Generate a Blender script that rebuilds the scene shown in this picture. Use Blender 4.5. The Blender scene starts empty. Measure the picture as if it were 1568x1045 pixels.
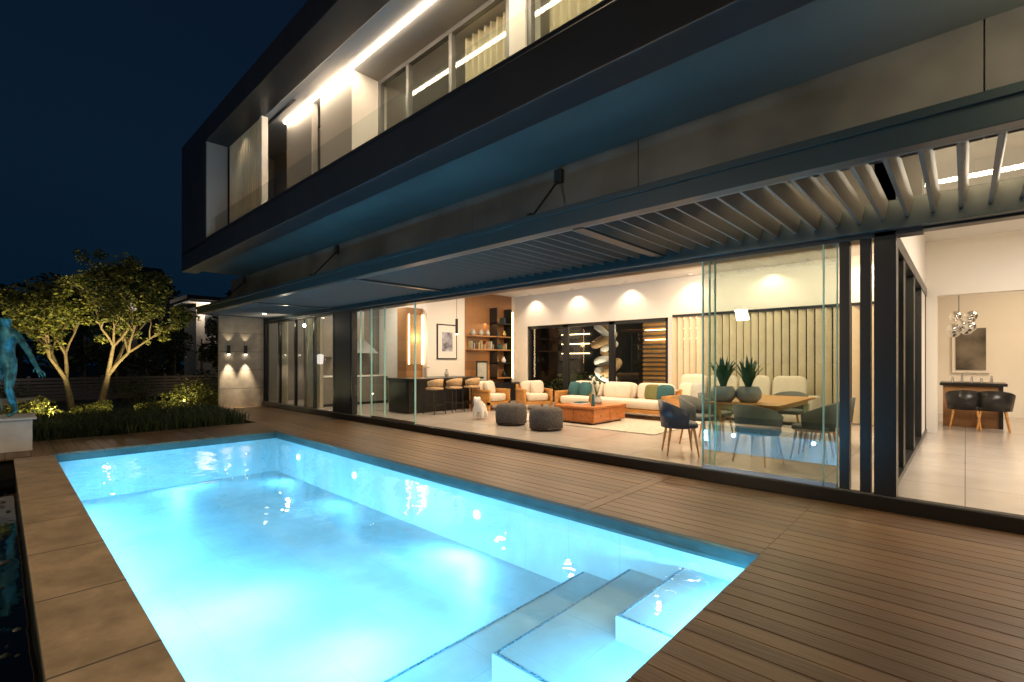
import bpy, math, random
from mathutils import Vector, Matrix
random.seed(7)
R=random.random
def U(a,b): return a+(b-a)*random.random()
sc=bpy.context.scene
sc.view_settings.view_transform='Standard'; sc.view_settings.look='None'; sc.view_settings.exposure=0
# ---------------------------------------------------------------- materials
def mat(name,c,rough=.5,metal=0,var=.15,scale=5,bump=0,emit=None,es=0,stretch=(1,1,1),spec=.5):
    m=bpy.data.materials.new(name); m.use_nodes=True; nt=m.node_tree; N=nt.nodes; L=nt.links
    p=N['Principled BSDF']; p.inputs['Base Color'].default_value=(*c,1)
    p.inputs['Roughness'].default_value=rough; p.inputs['Metallic'].default_value=metal
    p.inputs['Specular IOR Level'].default_value=spec
    if var>.001:
        tc=N.new('ShaderNodeTexCoord'); mp=N.new('ShaderNodeMapping'); mp.inputs['Scale'].default_value=stretch
        L.new(tc.outputs['Object'],mp.inputs[0])
        n=N.new('ShaderNodeTexNoise'); n.inputs['Scale'].default_value=scale; n.inputs['Detail'].default_value=3
        L.new(mp.outputs[0],n.inputs[0])
        r=N.new('ShaderNodeValToRGB'); e=r.color_ramp.elements
        e[0].position=.3; e[1].position=.7
        e[0].color=(c[0]*(1-var),c[1]*(1-var),c[2]*(1-var),1); e[1].color=(min(1,c[0]*(1+var)),min(1,c[1]*(1+var)),min(1,c[2]*(1+var)),1)
        L.new(n.outputs[0],r.inputs[0]); L.new(r.outputs[0],p.inputs['Base Color'])
        if bump:
            b=N.new('ShaderNodeBump'); b.inputs['Strength'].default_value=bump; b.inputs['Distance'].default_value=.02
            n2=N.new('ShaderNodeTexNoise'); n2.inputs['Scale'].default_value=scale*6; n2.inputs['Detail'].default_value=2
            L.new(mp.outputs[0],n2.inputs[0]); L.new(n2.outputs[0],b.inputs['Height']); L.new(b.outputs[0],p.inputs['Normal'])
    if emit: p.inputs['Emission Color'].default_value=(*emit,1); p.inputs['Emission Strength'].default_value=es
    return m
def glass(name,f0=.05,tint=(.93,.98,.96),bump=0,rough=0,power=5,bscale=2.2):
    m=bpy.data.materials.new(name); m.use_nodes=True; nt=m.node_tree; N=nt.nodes; L=nt.links
    N.remove(N['Principled BSDF']); out=N['Material Output']
    t=N.new('ShaderNodeBsdfTransparent'); t.inputs[0].default_value=(*tint,1)
    g=N.new('ShaderNodeBsdfGlossy'); g.inputs['Roughness'].default_value=rough
    lw=N.new('ShaderNodeLayerWeight'); lw.inputs[0].default_value=.5
    pw=N.new('ShaderNodeMath'); pw.operation='POWER'; pw.inputs[1].default_value=power; L.new(lw.outputs['Facing'],pw.inputs[0])
    ma=N.new('ShaderNodeMath'); ma.operation='MULTIPLY_ADD'; ma.inputs[1].default_value=1-f0; ma.inputs[2].default_value=f0; L.new(pw.outputs[0],ma.inputs[0])
    mx=N.new('ShaderNodeMixShader'); L.new(ma.outputs[0],mx.inputs[0]); L.new(t.outputs[0],mx.inputs[1]); L.new(g.outputs[0],mx.inputs[2]); L.new(mx.outputs[0],out.inputs[0])
    if bump:
        tc=N.new('ShaderNodeTexCoord'); mp=N.new('ShaderNodeMapping'); L.new(tc.outputs['Object'],mp.inputs[0])
        n=N.new('ShaderNodeTexNoise'); n.inputs['Scale'].default_value=bscale; n.inputs['Detail'].default_value=3; L.new(mp.outputs[0],n.inputs[0])
        b=N.new('ShaderNodeBump'); b.inputs['Strength'].default_value=1; b.inputs['Distance'].default_value=bump; L.new(n.outputs[0],b.inputs['Height'])
        L.new(b.outputs[0],g.inputs['Normal'])
    return m
def boards(name,c1,c2,w=.145,rough=.45,axis='Y'):
    m=bpy.data.materials.new(name); m.use_nodes=True; nt=m.node_tree; N=nt.nodes; L=nt.links; p=N['Principled BSDF']
    tc=N.new('ShaderNodeTexCoord'); sp=N.new('ShaderNodeSeparateXYZ'); L.new(tc.outputs['Object'],sp.inputs[0])
    d=N.new('ShaderNodeMath'); d.operation='DIVIDE'; d.inputs[1].default_value=w; L.new(sp.outputs[axis],d.inputs[0])
    f=N.new('ShaderNodeMath'); f.operation='FLOOR'; L.new(d.outputs[0],f.inputs[0])
    wn=N.new('ShaderNodeTexWhiteNoise'); wn.noise_dimensions='1D'; L.new(f.outputs[0],wn.inputs['W'])
    mp=N.new('ShaderNodeMapping'); mp.inputs['Scale'].default_value=(1,14,14) if axis=='Y' else (14,14,1); L.new(tc.outputs['Object'],mp.inputs[0])
    n=N.new('ShaderNodeTexNoise'); n.inputs['Scale'].default_value=3; n.inputs['Detail'].default_value=4; L.new(mp.outputs[0],n.inputs[0])
    n3=N.new('ShaderNodeTexNoise'); n3.inputs['Scale'].default_value=.9; n3.inputs['Detail'].default_value=2; L.new(tc.outputs['Object'],n3.inputs[0])
    a=N.new('ShaderNodeMath'); a.operation='MULTIPLY_ADD'; a.inputs[1].default_value=.4; L.new(wn.outputs[0],a.inputs[0])
    h=N.new('ShaderNodeMath'); h.operation='MULTIPLY'; h.inputs[1].default_value=.5; L.new(n.outputs[0],h.inputs[0])
    h2=N.new('ShaderNodeMath'); h2.operation='MULTIPLY_ADD'; h2.inputs[1].default_value=.35; L.new(n3.outputs[0],h2.inputs[0]); L.new(h.outputs[0],h2.inputs[2]); L.new(h2.outputs[0],a.inputs[2])
    r=N.new('ShaderNodeValToRGB'); r.color_ramp.elements[0].color=(*c1,1); r.color_ramp.elements[1].color=(*c2,1); r.color_ramp.elements[0].position=.2; r.color_ramp.elements[1].position=.95
    L.new(a.outputs[0],r.inputs[0]); L.new(r.outputs[0],p.inputs['Base Color']); p.inputs['Roughness'].default_value=rough
    b=N.new('ShaderNodeBump'); b.inputs['Strength'].default_value=.35; b.inputs['Distance'].default_value=.01; L.new(n.outputs[0],b.inputs['Height']); L.new(b.outputs[0],p.inputs['Normal'])
    return m
def tiles(name,c,cg,sx,sy,rough=.3,var=.12,mort=.006,nscale=2.5,rot=None,detail=4):
    m=bpy.data.materials.new(name); m.use_nodes=True; nt=m.node_tree; N=nt.nodes; L=nt.links; p=N['Principled BSDF']
    tc=N.new('ShaderNodeTexCoord'); mp=N.new('ShaderNodeMapping'); L.new(tc.outputs['Object'],mp.inputs[0])
    if rot: mp.inputs['Rotation'].default_value=rot
    n=N.new('ShaderNodeTexNoise'); n.inputs['Scale'].default_value=nscale; n.inputs['Detail'].default_value=detail; n.inputs['Roughness'].default_value=.65; L.new(tc.outputs['Object'],n.inputs[0])
    r=N.new('ShaderNodeValToRGB'); r.color_ramp.elements[0].position=.3; r.color_ramp.elements[1].position=.7
    r.color_ramp.elements[0].color=(*[x*(1-var) for x in c],1); r.color_ramp.elements[1].color=(*[min(1,x*(1+var)) for x in c],1); L.new(n.outputs[0],r.inputs[0])
    b=N.new('ShaderNodeTexBrick'); b.offset=0; b.squash=1; b.inputs['Scale'].default_value=1; b.inputs['Mortar Size'].default_value=mort; b.inputs['Brick Width'].default_value=sx; b.inputs['Row Height'].default_value=sy
    b.inputs['Mortar'].default_value=(*cg,1); L.new(mp.outputs[0],b.inputs[0]); L.new(r.outputs[0],b.inputs['Color1']); L.new(r.outputs[0],b.inputs['Color2'])
    L.new(b.outputs['Color'],p.inputs['Base Color']); p.inputs['Roughness'].default_value=rough
    return m
def emis(name,c,s): return mat(name,c,.5,emit=c,es=s,var=0)
M_deck=boards('deck_boards',(.075,.040,.019),(.225,.135,.068),rough=.42)
M_gap=mat('deck_joist_dark',(.005,.004,.004),.9,var=0)
M_cop=tiles('travertine_coping',(.38,.28,.175),(.07,.055,.045),1.05,3,.5,.36,.009,3.0,detail=6)
M_dark=mat('charcoal_cladding',(.015,.016,.018),.42,var=.15,scale=2)
M_conc=mat('concrete_panel',(.080,.086,.083),.42,var=.42,scale=1.3,bump=.12)
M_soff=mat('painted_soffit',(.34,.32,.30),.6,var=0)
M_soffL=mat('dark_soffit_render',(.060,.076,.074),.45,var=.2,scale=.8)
M_frame=mat('black_aluminium',(.012,.013,.015),.3,var=0)
M_mull=mat('bronze_mullion',(.16,.155,.15),.4,var=0)
M_white=mat('white_plaster',(.74,.70,.65),.7,var=0)
M_floor=tiles('porcelain_floor',(.42,.38,.345),(.22,.20,.19),1.2,1.2,.2,.07)
M_ceil=mat('ceiling_paint',(.7,.67,.63),.8,var=0)
M_wood=boards('walnut_veneer',(.20,.09,.035),(.42,.21,.085),.3,.4,'Z')
M_oak=mat('honey_oak',(.52,.25,.07),.4,var=.25,scale=3,stretch=(1,1,8))
M_table=mat('cherry_wood',(.46,.16,.045),.3,var=.25,scale=3,stretch=(8,1,8))
M_cream=mat('cream_linen',(.64,.56,.46),.9,var=.06,scale=20,bump=.2)
M_grey=mat('grey_boucle',(.095,.082,.075),.95,var=.5,scale=40,bump=.8)
M_teal=mat('teal_velvet',(.02,.09,.10),.8,var=.2)
M_olive=mat('olive_fabric',(.15,.15,.05),.9)
M_navy=mat('navy_leather',(.025,.035,.055),.4,var=.2)
M_sage=mat('grey_green_upholstery',(.11,.115,.10),.7)
M_black=mat('black_lacquer',(.012,.012,.013),.3,var=0)
M_kit=mat('grey_kitchen_laminate',(.19,.17,.15),.45,var=0)
M_steel=mat('brushed_steel',(.5,.5,.5),.3,1,var=0)
M_chrome=mat('chrome',(.8,.8,.8),.05,1,var=0)
M_rug=mat('wool_rug',(.5,.44,.36),.95,var=.15,scale=12,bump=.4)
M_tan=mat('woven_rattan',(.46,.30,.15),.7,var=.3,scale=30)
M_pot=mat('stone_pot',(.35,.36,.33),.6,var=.15)
M_agave=mat('agave_leaf',(.035,.11,.05),.45,var=.4)
M_curt=mat('linen_vertical_blind',(.66,.56,.40),.85,var=.08,scale=3)
M_stone=tiles('stone_cladding',(.42,.35,.27),(.12,.10,.08),.6,.6,.7,.2,.008,4,rot=(math.radians(90),0,math.radians(90)))
M_basin=tiles('pool_mosaic',(.64,.81,.84),(.54,.73,.80),.6,.6,.5,.12,.004,1.6)
M_nose=mat('step_nosing_mosaic',(.16,.38,.50),.4,var=.9,scale=60)
M_wline=mat('waterline_shade',(.05,.115,.115),.35,var=.2,scale=4)  # dim teal painted in for the wall strip lit only by reflection
M_water=glass('pool_water',.035,(.82,.97,1.0),bump=.020,bscale=1.5)
M_glass=glass('window_glass',.07,(.90,.95,.93))
M_glass2=glass('sliding_glass',.34,(.86,.94,.89))
M_gedge=mat('glass_edge',(.35,.6,.5),.2,var=0)
M_led=emis('warm_led',(1,.82,.60),45)
M_led2=emis('warm_led_soft',(1,.70,.36),9)
M_disc=emis('downlight_lens',(1,.86,.66),14)
M_plight=emis('pool_light_lens',(.5,.9,1),8)
M_grassG=mat('lawn',(.02,.035,.012),.95,var=.5,scale=3,bump=.5)
M_blade=mat('mondo_grass',(.035,.055,.018),.7,var=.5,scale=2)
M_leafL=mat('leaf_bright',(.28,.27,.05),.6,var=.35,scale=3)
M_leafD=mat('leaf_dark',(.09,.11,.025),.6,var=.4,scale=3)
M_far=mat('distant_foliage',(.03,.045,.03),.9,var=.4,scale=1)
M_bark=mat('pale_bark',(.26,.19,.10),.8,var=.3,scale=12,bump=.6)
M_bronze=mat('patinated_bronze',(.05,.22,.27),.38,.45,var=.6,scale=9,bump=.4)
M_plinth=mat('plinth_render',(.50,.49,.47),.8,var=.08)
M_fence=mat('fence_slats',(.13,.115,.105),.6,var=0)
M_roof=mat('dark_roof_tiles',(.02,.02,.022),.7,var=0)
M_brass=mat('brass',(.55,.38,.14),.3,.9,var=0)
M_wh=mat('white_ceramic',(.7,.68,.64),.5,var=0)
M_perg=mat('pergola_powdercoat',(.020,.034,.037),.35,var=.05)
M_louv=mat('louver_blade',(.14,.135,.125),.4,var=0)
# ---------------------------------------------------------------- builder
class B:
    def __init__(s): s.v=[];s.f=[];s.mi=[];s.sm=[];s.mats=[];s.M=Matrix()
    def add(s,vs,fs,m,smooth=False):
        if m not in s.mats: s.mats.append(m)
        k=len(s.v); i=s.mats.index(m)
        s.v+= [tuple(s.M@Vector(p)) for p in vs]
        for f in fs: s.f.append(tuple(k+j for j in f)); s.mi.append(i); s.sm.append(smooth)
        return s
    def at(s,x,y,z=0,rz=0): s.M=Matrix.Translation((x,y,z))@Matrix.Rotation(math.radians(rz),4,'Z'); return s
    def box(s,x0,x1,y0,y1,z0,z1,m):
        vs=[(x0,y0,z0),(x1,y0,z0),(x1,y1,z0),(x0,y1,z0),(x0,y0,z1),(x1,y0,z1),(x1,y1,z1),(x0,y1,z1)]
        return s.add(vs,[(3,2,1,0),(4,5,6,7),(0,1,5,4),(1,2,6,5),(2,3,7,6),(3,0,4,7)],m)
    def quad(s,a,b,c,d,m): return s.add([a,b,c,d],[(0,1,2,3)],m)
    def cyl(s,p0,p1,r0,r1,m,n=10,cap=True):
        p0=Vector(p0);p1=Vector(p1);d=(p1-p0).normalized()
        a=d.orthogonal().normalized(); b=d.cross(a)
        vs=[]
        for p,r in((p0,r0),(p1,r1)):
            for i in range(n):
                t=2*math.pi*i/n; vs.append(tuple(p+a*math.cos(t)*r+b*math.sin(t)*r))
        fs=[(i,(i+1)%n,n+(i+1)%n,n+i) for i in range(n)]
        s.add(vs,fs,m,True)
        if cap: s.add(vs,[tuple(reversed(range(n))),tuple(range(n,2*n))],m)
        return s
    def lathe(s,x,y,prof,m,n=20):
        vs=[]
        for r,z in prof:
            for i in range(n):
                t=2*math.pi*i/n; vs.append((x+r*math.cos(t),y+r*math.sin(t),z))
        fs=[]
        for k in range(len(prof)-1):
            for i in range(n): fs.append((k*n+i,k*n+(i+1)%n,(k+1)*n+(i+1)%n,(k+1)*n+i))
        return s.add(vs,fs,m,True)
    def sup(s,cx,cy,cz,rx,ry,rz,m,e=.4,nu=18,nv=10,tilt=None):
        sg=lambda w,q:(abs(w)**q)*(1 if w>=0 else -1)
        vs=[];fs=[]
        T=Matrix.Translation((cx,cy,cz))
        if tilt: T=T@tilt
        for j in range(nv+1):
            v=-math.pi/2+math.pi*j/nv
            for i in range(nu):
                u=2*math.pi*i/nu
                vs.append(tuple(T@Vector((rx*sg(math.cos(v),e)*sg(math.cos(u),e),ry*sg(math.cos(v),e)*sg(math.sin(u),e),rz*sg(math.sin(v),e)))))
        for j in range(nv):
            for i in range(nu): fs.append((j*nu+i,j*nu+(i+1)%nu,(j+1)*nu+(i+1)%nu,(j+1)*nu+i))
        return s.add(vs,fs,m,True)
    def arc(s,cx,cy,r,a0,a1,z0,z1,th,m,n=14,flare=0,dip=0):
        vs=[];fs=[]
        for i in range(n+1):
            q=i/n; t=math.radians(a0+(a1-a0)*q); zt=z1-dip*(abs(2*q-1)**2)
            for rr,z in((r,z0),(r+th,z0),(r+th+flare,zt),(r+flare,zt)):
                vs.append((cx+rr*math.cos(t),cy+rr*math.sin(t),z))
        for i in range(n):
            for k in range(4): fs.append((i*4+k,i*4+(k+1)%4,(i+1)*4+(k+1)%4,(i+1)*4+k))
        fs+=[(0,1,2,3),(n*4+3,n*4+2,n*4+1,n*4)]
        return s.add(vs,fs,m,True)
    def done(s,name,parent=None,bevel=0):
        me=bpy.data.meshes.new(name); me.from_pydata(s.v,[],s.f)
        for m in s.mats: me.materials.append(m)
        me.polygons.foreach_set('material_index',s.mi); me.polygons.foreach_set('use_smooth',s.sm); me.update()
        o=bpy.data.objects.new(name,me); sc.collection.objects.link(o)
        if parent: o.parent=parent
        if bevel:
            b=o.modifiers.new('b','BEVEL'); b.width=bevel; b.segments=2; b.limit_method='ANGLE'
        return o
def empty(name):
    o=bpy.data.objects.new(name,None); sc.collection.objects.link(o); return o
def lamp(kind,name,loc,energy,col=(1,.82,.6),parent=None,target=None,size=.1,spot=90,blend=.6,sy=None):
    l=bpy.data.lights.new(name,kind); l.energy=energy; l.color=col
    if kind=='AREA':
        l.size=size
        if sy: l.shape='RECTANGLE'; l.size_y=sy
        elif size<.3: l.shape='DISK'
    elif kind=='SPOT': l.shadow_soft_size=size; l.spot_size=math.radians(spot); l.spot_blend=blend
    else: l.shadow_soft_size=size
    o=bpy.data.objects.new(name,l); sc.collection.objects.link(o); o.location=loc
    if target is None: target=(loc[0],loc[1],loc[2]-1)
    d=Vector(target)-Vector(loc); o.rotation_euler=d.to_track_quat('-Z','Y').to_euler()
    if parent: o.parent=parent
    return o
# ---------------------------------------------------------------- camera / world
cam=bpy.data.cameras.new('camera'); co=bpy.data.objects.new('camera',cam); sc.collection.objects.link(co); sc.camera=co
cam.sensor_width=36; cam.lens=738/1568*36; cam.shift_y=30.5/1568; cam.clip_end=2000; cam.clip_start=.05
co.location=(0,0,1.5); co.rotation_euler=(math.radians(90),0,math.radians(43.24))
w=bpy.data.worlds.new('World'); sc.world=w; w.use_nodes=True; N=w.node_tree.nodes; L=w.node_tree.links
bg=N['Background']; sk=N.new('ShaderNodeTexSky'); sk.sky_type='NISHITA'; sk.sun_disc=False; sk.sun_elevation=math.radians(-3.5); sk.sun_rotation=math.radians(60)
mx=N.new('ShaderNodeMix'); mx.data_type='RGBA'; mx.blend_type='MULTIPLY'; mx.inputs[0].default_value=1; mx.inputs[7].default_value=(.28,.78,1.4,1)
L.new(sk.outputs[0],mx.inputs[6])
tc=N.new('ShaderNodeTexCoord'); sp=N.new('ShaderNodeSeparateXYZ'); L.new(tc.outputs['Generated'],sp.inputs[0])
cr=N.new('ShaderNodeValToRGB'); e=cr.color_ramp.elements; e[0].position=0; e[0].color=(.006,.052,.12,1); e[1].position=.75; e[1].color=(.006,.010,.020,1)
k=cr.color_ramp.elements.new(.22); k.color=(.005,.030,.08,1); L.new(sp.outputs['Z'],cr.inputs[0])
ad=N.new('ShaderNodeMix'); ad.data_type='RGBA'; ad.blend_type='ADD'; ad.inputs[0].default_value=1; L.new(mx.outputs[2],ad.inputs[6]); L.new(cr.outputs[0],ad.inputs[7])
L.new(ad.outputs[2],bg.inputs[0]); bg.inputs[1].default_value=.22
# ---------------------------------------------------------------- ground
g=B()
x0,x1,y0,y1=-10.9,-1.0,.45,4.2
for a in [(-300,x0,-300,300),(x1,300,-300,300),(x0,x1,-300,y0),(x0,x1,y1,300)]:
    g.quad((a[0],a[2],-.42),(a[1],a[2],-.42),(a[1],a[3],-.42),(a[0],a[3],-.42),M_grassG)
g.done('ground')
# ---------------------------------------------------------------- pool
PX0,PX1,PY0,PY1=-10.75,-1.16,.6,4.05
pool=empty('swimming_pool'); ZF=-.84
b=B()
b.quad((PX0,PY0,ZF),(PX1,PY0,ZF),(PX1,PY1,ZF),(PX0,PY1,ZF),M_basin)
t=.12
for za,zb,m in ((ZF-.1,-.15,M_basin),(-.15,-.035,M_wline)):
    b.box(PX0-t,PX0,PY0-t,PY1+t,za,zb,m).box(PX1,PX1+t,PY0-t,PY1+t,za,zb,m)
    b.box(PX0,PX1,PY0-t,PY0,za,zb,m).box(PX0,PX1,PY1,PY1+t,za,zb,m)
b.done('basin',pool)
b=B()
for i,(xe,ys,z) in enumerate([(-1.78,2.95,-.28),(-2.30,2.25,-.45),(-2.82,1.55,-.63)]):
    b.box(xe,PX1-.003*(3-i),ys,PY1-.003*(3-i),ZF+.002,z,M_basin)
    b.box(xe+.008,xe+.03,ys+.012,PY1-.02,z,z+.003,M_nose)
    b.box(xe+.031,PX1-.02,ys+.012,ys+.034,z,z+.003,M_nose)
b.done('submerged_steps',pool,.012)
b=B(); b.quad((PX0,PY0,-.12),(PX1,PY0,-.12),(PX1,PY1,-.12),(PX0,PY1,-.12),M_water); b.done('water',pool)
b=B()
PL=(.19,.62,1)
for x,en in ((-9.6,52),(-7.4,40),(-4.4,125)):
    b.cyl((x,PY1-.02,-.4),(x,PY1+.02,-.4),.05,.05,M_plight,20)
    lamp('SPOT','pool_lamp',(x,PY1-.05,-.38),en,PL,pool,(x,PY1-1,-.62),.05,170,.8)
lamp('AREA','pool_fill_strip',(-7.3,PY0+.03,-.30),215,PL,pool,(-7.3,PY0+1,-.55),5.6,sy=.3)  # added fill strip to even out the basin light, no fixture
lamp('SPOT','pool_lamp',(-3.9,PY0+.05,-.22),85,PL,pool,(-3.9,PY0+1,-.55),.03,172,.8)  # near-side spots added to brighten this end
lamp('SPOT','pool_lamp',(-2.3,PY0+.05,-.22),80,PL,pool,(-2.3,PY0+1,-.55),.03,172,.8)
lamp('AREA','pool_fill_strip',(PX1-.02,2.3,-.19),62,PL,pool,(PX1-1,2.3,-.62),3.2,sy=.05)  # added fill strip over the steps, unseen from the camera
lamp('SPOT','pool_lamp',(PX0+.06,2.3,-.4),70,PL,pool,(PX0+1,2.3,-.62),.07,170,.8)
lamp('SPOT','pool_lamp',(-5.0,1.6,-.16),90,PL,pool,None,.04,160,1)  # added downward fill spots that whiten the floor, no fixture
lamp('SPOT','pool_lamp',(-3.5,1.9,-.16),110,PL,pool,None,.04,160,1)
b.done('light_fixtures',pool)
# coping
b=B(); b.box(-10.62,8,.15,.6,-.035,0,M_cop); b.box(-10.62,8,.17,.47,-.5,-.036,M_conc); b.done('stone_coping',None,.006)
b=B(); b.quad((-10.62,-4,-.30),(8,-4,-.30),(8,.168,-.30),(-10.62,.168,-.30),glass('dark_pond_water',.04,(.3,.35,.33),bump=.006))
b.quad((-10.62,-4,-.40),(8,-4,-.40),(8,.168,-.40),(-10.62,.168,-.40),M_black)
for i in range(260):
    x=U(-10,-1.6);y=U(-1.2,.1); r=U(.012,.04); b.sup(x,y,-.31+r*.2,r,r*U(.6,1),r*.5,M_conc if R()<.4 else M_far,1,7,5)
b.done('reflecting_pond')
# ---------------------------------------------------------------- deck
def deckrows(b,xa,xb,ya,yb):
    y=ya
    while y<yb-.02:
        ye=min(y+.139,yb)
        b.box(xa,xb,y,ye,-.034,U(-.0012,.0012),M_deck)
        y+=.145
b=B()
deckrows(b,-17.3,-12.6,4.3,6.05); deckrows(b,-12.6,PX0,-4,6.05)
deckrows(b,PX0,-2.90,PY1,6.05)
b.box(-2.895,-2.76,PY1,6.05,-.034,.001,M_deck)
deckrows(b,-2.755,PX1,PY1,6.05); deckrows(b,PX1,8,.606,6.05)
b.done('timber_deck',None,.004)
b=B(); b.box(-17.3,PX0-.13,4.3,6.1,-.41,-.04,M_gap); b.box(-12.6,PX0-.13,-4,4.29,-.41,-.04,M_gap); b.box(PX0-.13,8,PY1+.13,6.1,-.41,-.04,M_gap); b.box(PX1+.13,8,.61,PY1+.12,-.41,-.04,M_gap); b.done('deck_joists')
# ---------------------------------------------------------------- HOUSE
H=empty('modern_house')
ZI=.12; ZC=3.8
b=B()
b.box(-17.3,12,6.12,19.6,-.4,ZI,M_floor)
b.done('interior_floor',H)
b=B()
b.box(-17.3,8,6.06,6.20,-.05,ZI+.012,M_frame)
for y in (6.09,6.13,6.17): b.box(-17.3,8,y,y+.012,ZI+.012,ZI+.022,M_mull)
b.box(-17.3,-.3,6.12,6.32,2.76,ZC,M_dark)
b.box(-.3,8,6.14,6.30,2.78,3.0,M_frame)
b.box(-12.28,-11.45,6.14,6.34,ZI,2.76,M_dark)
for x in (-.98,-.8): b.box(x,x+.09,6.14,6.26,ZI,2.76,M_frame)
b.box(-.68,-.5,6.12,6.32,ZI,ZC,M_frame)
b.box(-17.3,-17.2,6.14,6.24,ZI,2.76,M_frame)
for x in (-16.1,-14.9,-13.6,-12.4): b.box(x,x+.1,6.14,6.22,ZI,2.76,M_frame)
b.box(-11.42,-11.36,6.14,6.22,ZI,2.76,M_frame)
b.done('ground_floor_frames',H,.004)
b=B()
b.box(-.66,-.54,6.32,12.3,ZI,ZI+.07,M_frame); b.box(-.66,-.54,6.32,12.3,2.75,2.9,M_frame)
b.box(-.65,-.55,6.32,12.3,2.9,ZC,M_white)
for y in (7.6,7.72,9.2,9.32,10.9,12.15): b.box(-.65,-.55,y,y+.09,ZI+.07,2.75,M_frame)
b.done('corner_door_frames',H)
b=B(); b.quad((-.6,6.3,ZI),(-.6,10.9,ZI),(-.6,10.9,2.75),(-.6,6.3,2.75),M_glass)
b.box(-.645,-.56,10.99,12.1,ZI,2.75,M_white)
def pane(b,xa,xb,y,z0=ZI+.02,z1=2.76,m=M_glass): b.quad((xa,y,z0),(xb,y,z0),(xb,y,z1),(xa,y,z1),m)
pane(b,-17.2,-12.3,6.18)
pane(b,-11.4,-9.9,6.18,m=M_glass); pane(b,-10.4,-8.62,6.13,m=M_glass)
pane(b,-2.43,-1.0,6.13,m=M_glass2); pane(b,-2.36,-1.0,6.17,m=M_glass)
pane(b,-.3,8,6.2,3.0,ZC)
b.done('glazing',H)
b=B()
for x,y in ((-11.0,6.18),(-10.4,6.13),(-9.9,6.18),(-8.62,6.13),(-2.43,6.13),(-2.36,6.17),(-2.30,6.19),(-1.12,6.13),(-1.0,6.17)):
    b.box(x-.006,x+.006,y-.02,y+.02,ZI+.02,2.76,M_gedge)
b.box(-2.43,-1,6.11,6.15,ZI+.02,ZI+.07,M_steel); b.box(-10.4,-8.62,6.11,6.15,ZI+.02,ZI+.07,M_steel)
b.done('glass_panel_edges',H)
BW=12.8; LW=-11.9
b=B()
b.box(LW,-.66,BW,BW+.25,2.72,ZC,M_white)
b.box(LW,-11.3,BW,BW+.25,ZI,2.72,M_white); b.box(-6.05,-5.85,BW,BW+.25,ZI,2.72,M_white)
b.box(LW-.2,LW,8.9,BW+.25,ZI,ZC,M_white)
b.box(-14.8,LW-.2,8.9,9.1,ZI,ZC,M_white)
b.box(-14.8,-14.6,6.4,8.9,ZI,ZC,M_kit)
b.box(-17.3,8,6.33,19.6,ZC,ZC+.15,M_ceil)
b.box(-17.4,-17.3,6.3,12,ZI,ZC,M_kit); b.box(-17.3,-14.8,10,10.2,ZI,ZC,M_kit)
b.box(-.55,-.39,12.3,12.5,ZI,ZC,M_white); b.box(-.39,2.6,12.3,12.5,2.75,ZC,M_white); b.box(2.6,8,12.3,12.5,ZI,ZC,M_white); b.box(8,8.2,6.2,19.6,-.4,ZC,M_white)
b.box(-.7,8,17,17.2,ZI,ZC,M_white); b.box(-.9,-.7,12.5,17.2,ZI,ZC,M_white)
b.done('interior_walls',H)
b=B()
b.box(-11.4,-.7,6.33,6.5,2.78,2.84,M_wood)
x=-11.3
while x<-.8: b.box(x,x+.05,6.5,6.75,2.86,2.91,M_wood); x+=.1
b.done('timber_slat_soffit',H)
b=B()
for x in (-11.3,-9.75,-9.65,-8.0,-7.9,-6.15): b.box(x,x+.1,BW+.05,BW+.15,ZI,2.72,M_frame)
b.box(-11.3,-6.05,BW+.05,BW+.15,2.62,2.72,M_frame); b.box(-11.3,-6.05,BW+.05,BW+.15,ZI,ZI+.08,M_frame)
b.done('garden_door_frames',H)
b=B(); pane(b,-11.3,-6.05,BW+.1,z1=2.7); pane(b,-5.85,-.7,BW+.2,z1=2.7); b.done('garden_door_glass',H)
b=B(); x=-5.8
while x<-.75:
    b.M=Matrix.Translation((x,BW-.12,0))@Matrix.Rotation(math.radians(U(20,32)),4,'Z')
    b.box(-.074,.074,-.003,.003,ZI+.03,2.70,M_curt); x+=.17
b.M=Matrix(); b.box(-5.85,-.7,BW-.17,BW-.07,2.7,2.76,M_frame)
b.done('vertical_blinds',H)
# wall above ground floor, soffit, upper box
b=B(); x=-15.5
while x<8: b.box(x,min(8,x+2.59),4.6,4.72,3.05,3.83,M_conc); x+=2.6
b.box(-15.5,8,4.63,4.70,3.05,3.83,M_soff)
b.done('concrete_wall_band',H)
FB=3.16
b=B()
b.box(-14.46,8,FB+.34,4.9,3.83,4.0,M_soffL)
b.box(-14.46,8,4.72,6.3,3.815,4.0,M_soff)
b.done('soffit',H)
b=B()
b.box(-14.46,8,FB,FB+.34,3.75,4.2,M_dark)
b.box(-14.46,8,FB+.34,10,4.0,4.15,M_dark)
b.box(-14.46,-12.4,FB,10,4.15,6.9,M_dark)
b.box(-12.4,8,FB,FB+.5,6.42,6.9,M_dark)
b.box(-12.4,8,FB+.5,10,6.5,6.9,M_dark)
b.box(-12.4,8,FB,FB+.06,4.2,4.26,M_frame)
b.done('upper_storey_shell',H,.01)
b=B()
b.box(-12.4,8,FB+.5,4.6,6.43,6.499,M_soff)
b.box(-12.4,8,4.7,8.0,6.44,6.498,M_ceil)
b.box(-12.4,-12.38,FB+.02,3.6,4.16,6.42,M_soff)
b.box(-12.38,-12.3,3.75,4.6,4.16,6.42,M_soff)
b.box(-12.3,-9.2,FB+.62,FB+.68,6.425,6.429,M_frame)
b.done('balcony_ceiling',H)
b=B(); b.box(-10.25,8,4.02,4.06,6.405,6.429,M_led); b.done('balcony_led_strip',H)
lamp('AREA','led_glow',(-4,4.04,6.39),80,(1,.78,.5),H,size=12,sy=.05)
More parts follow.
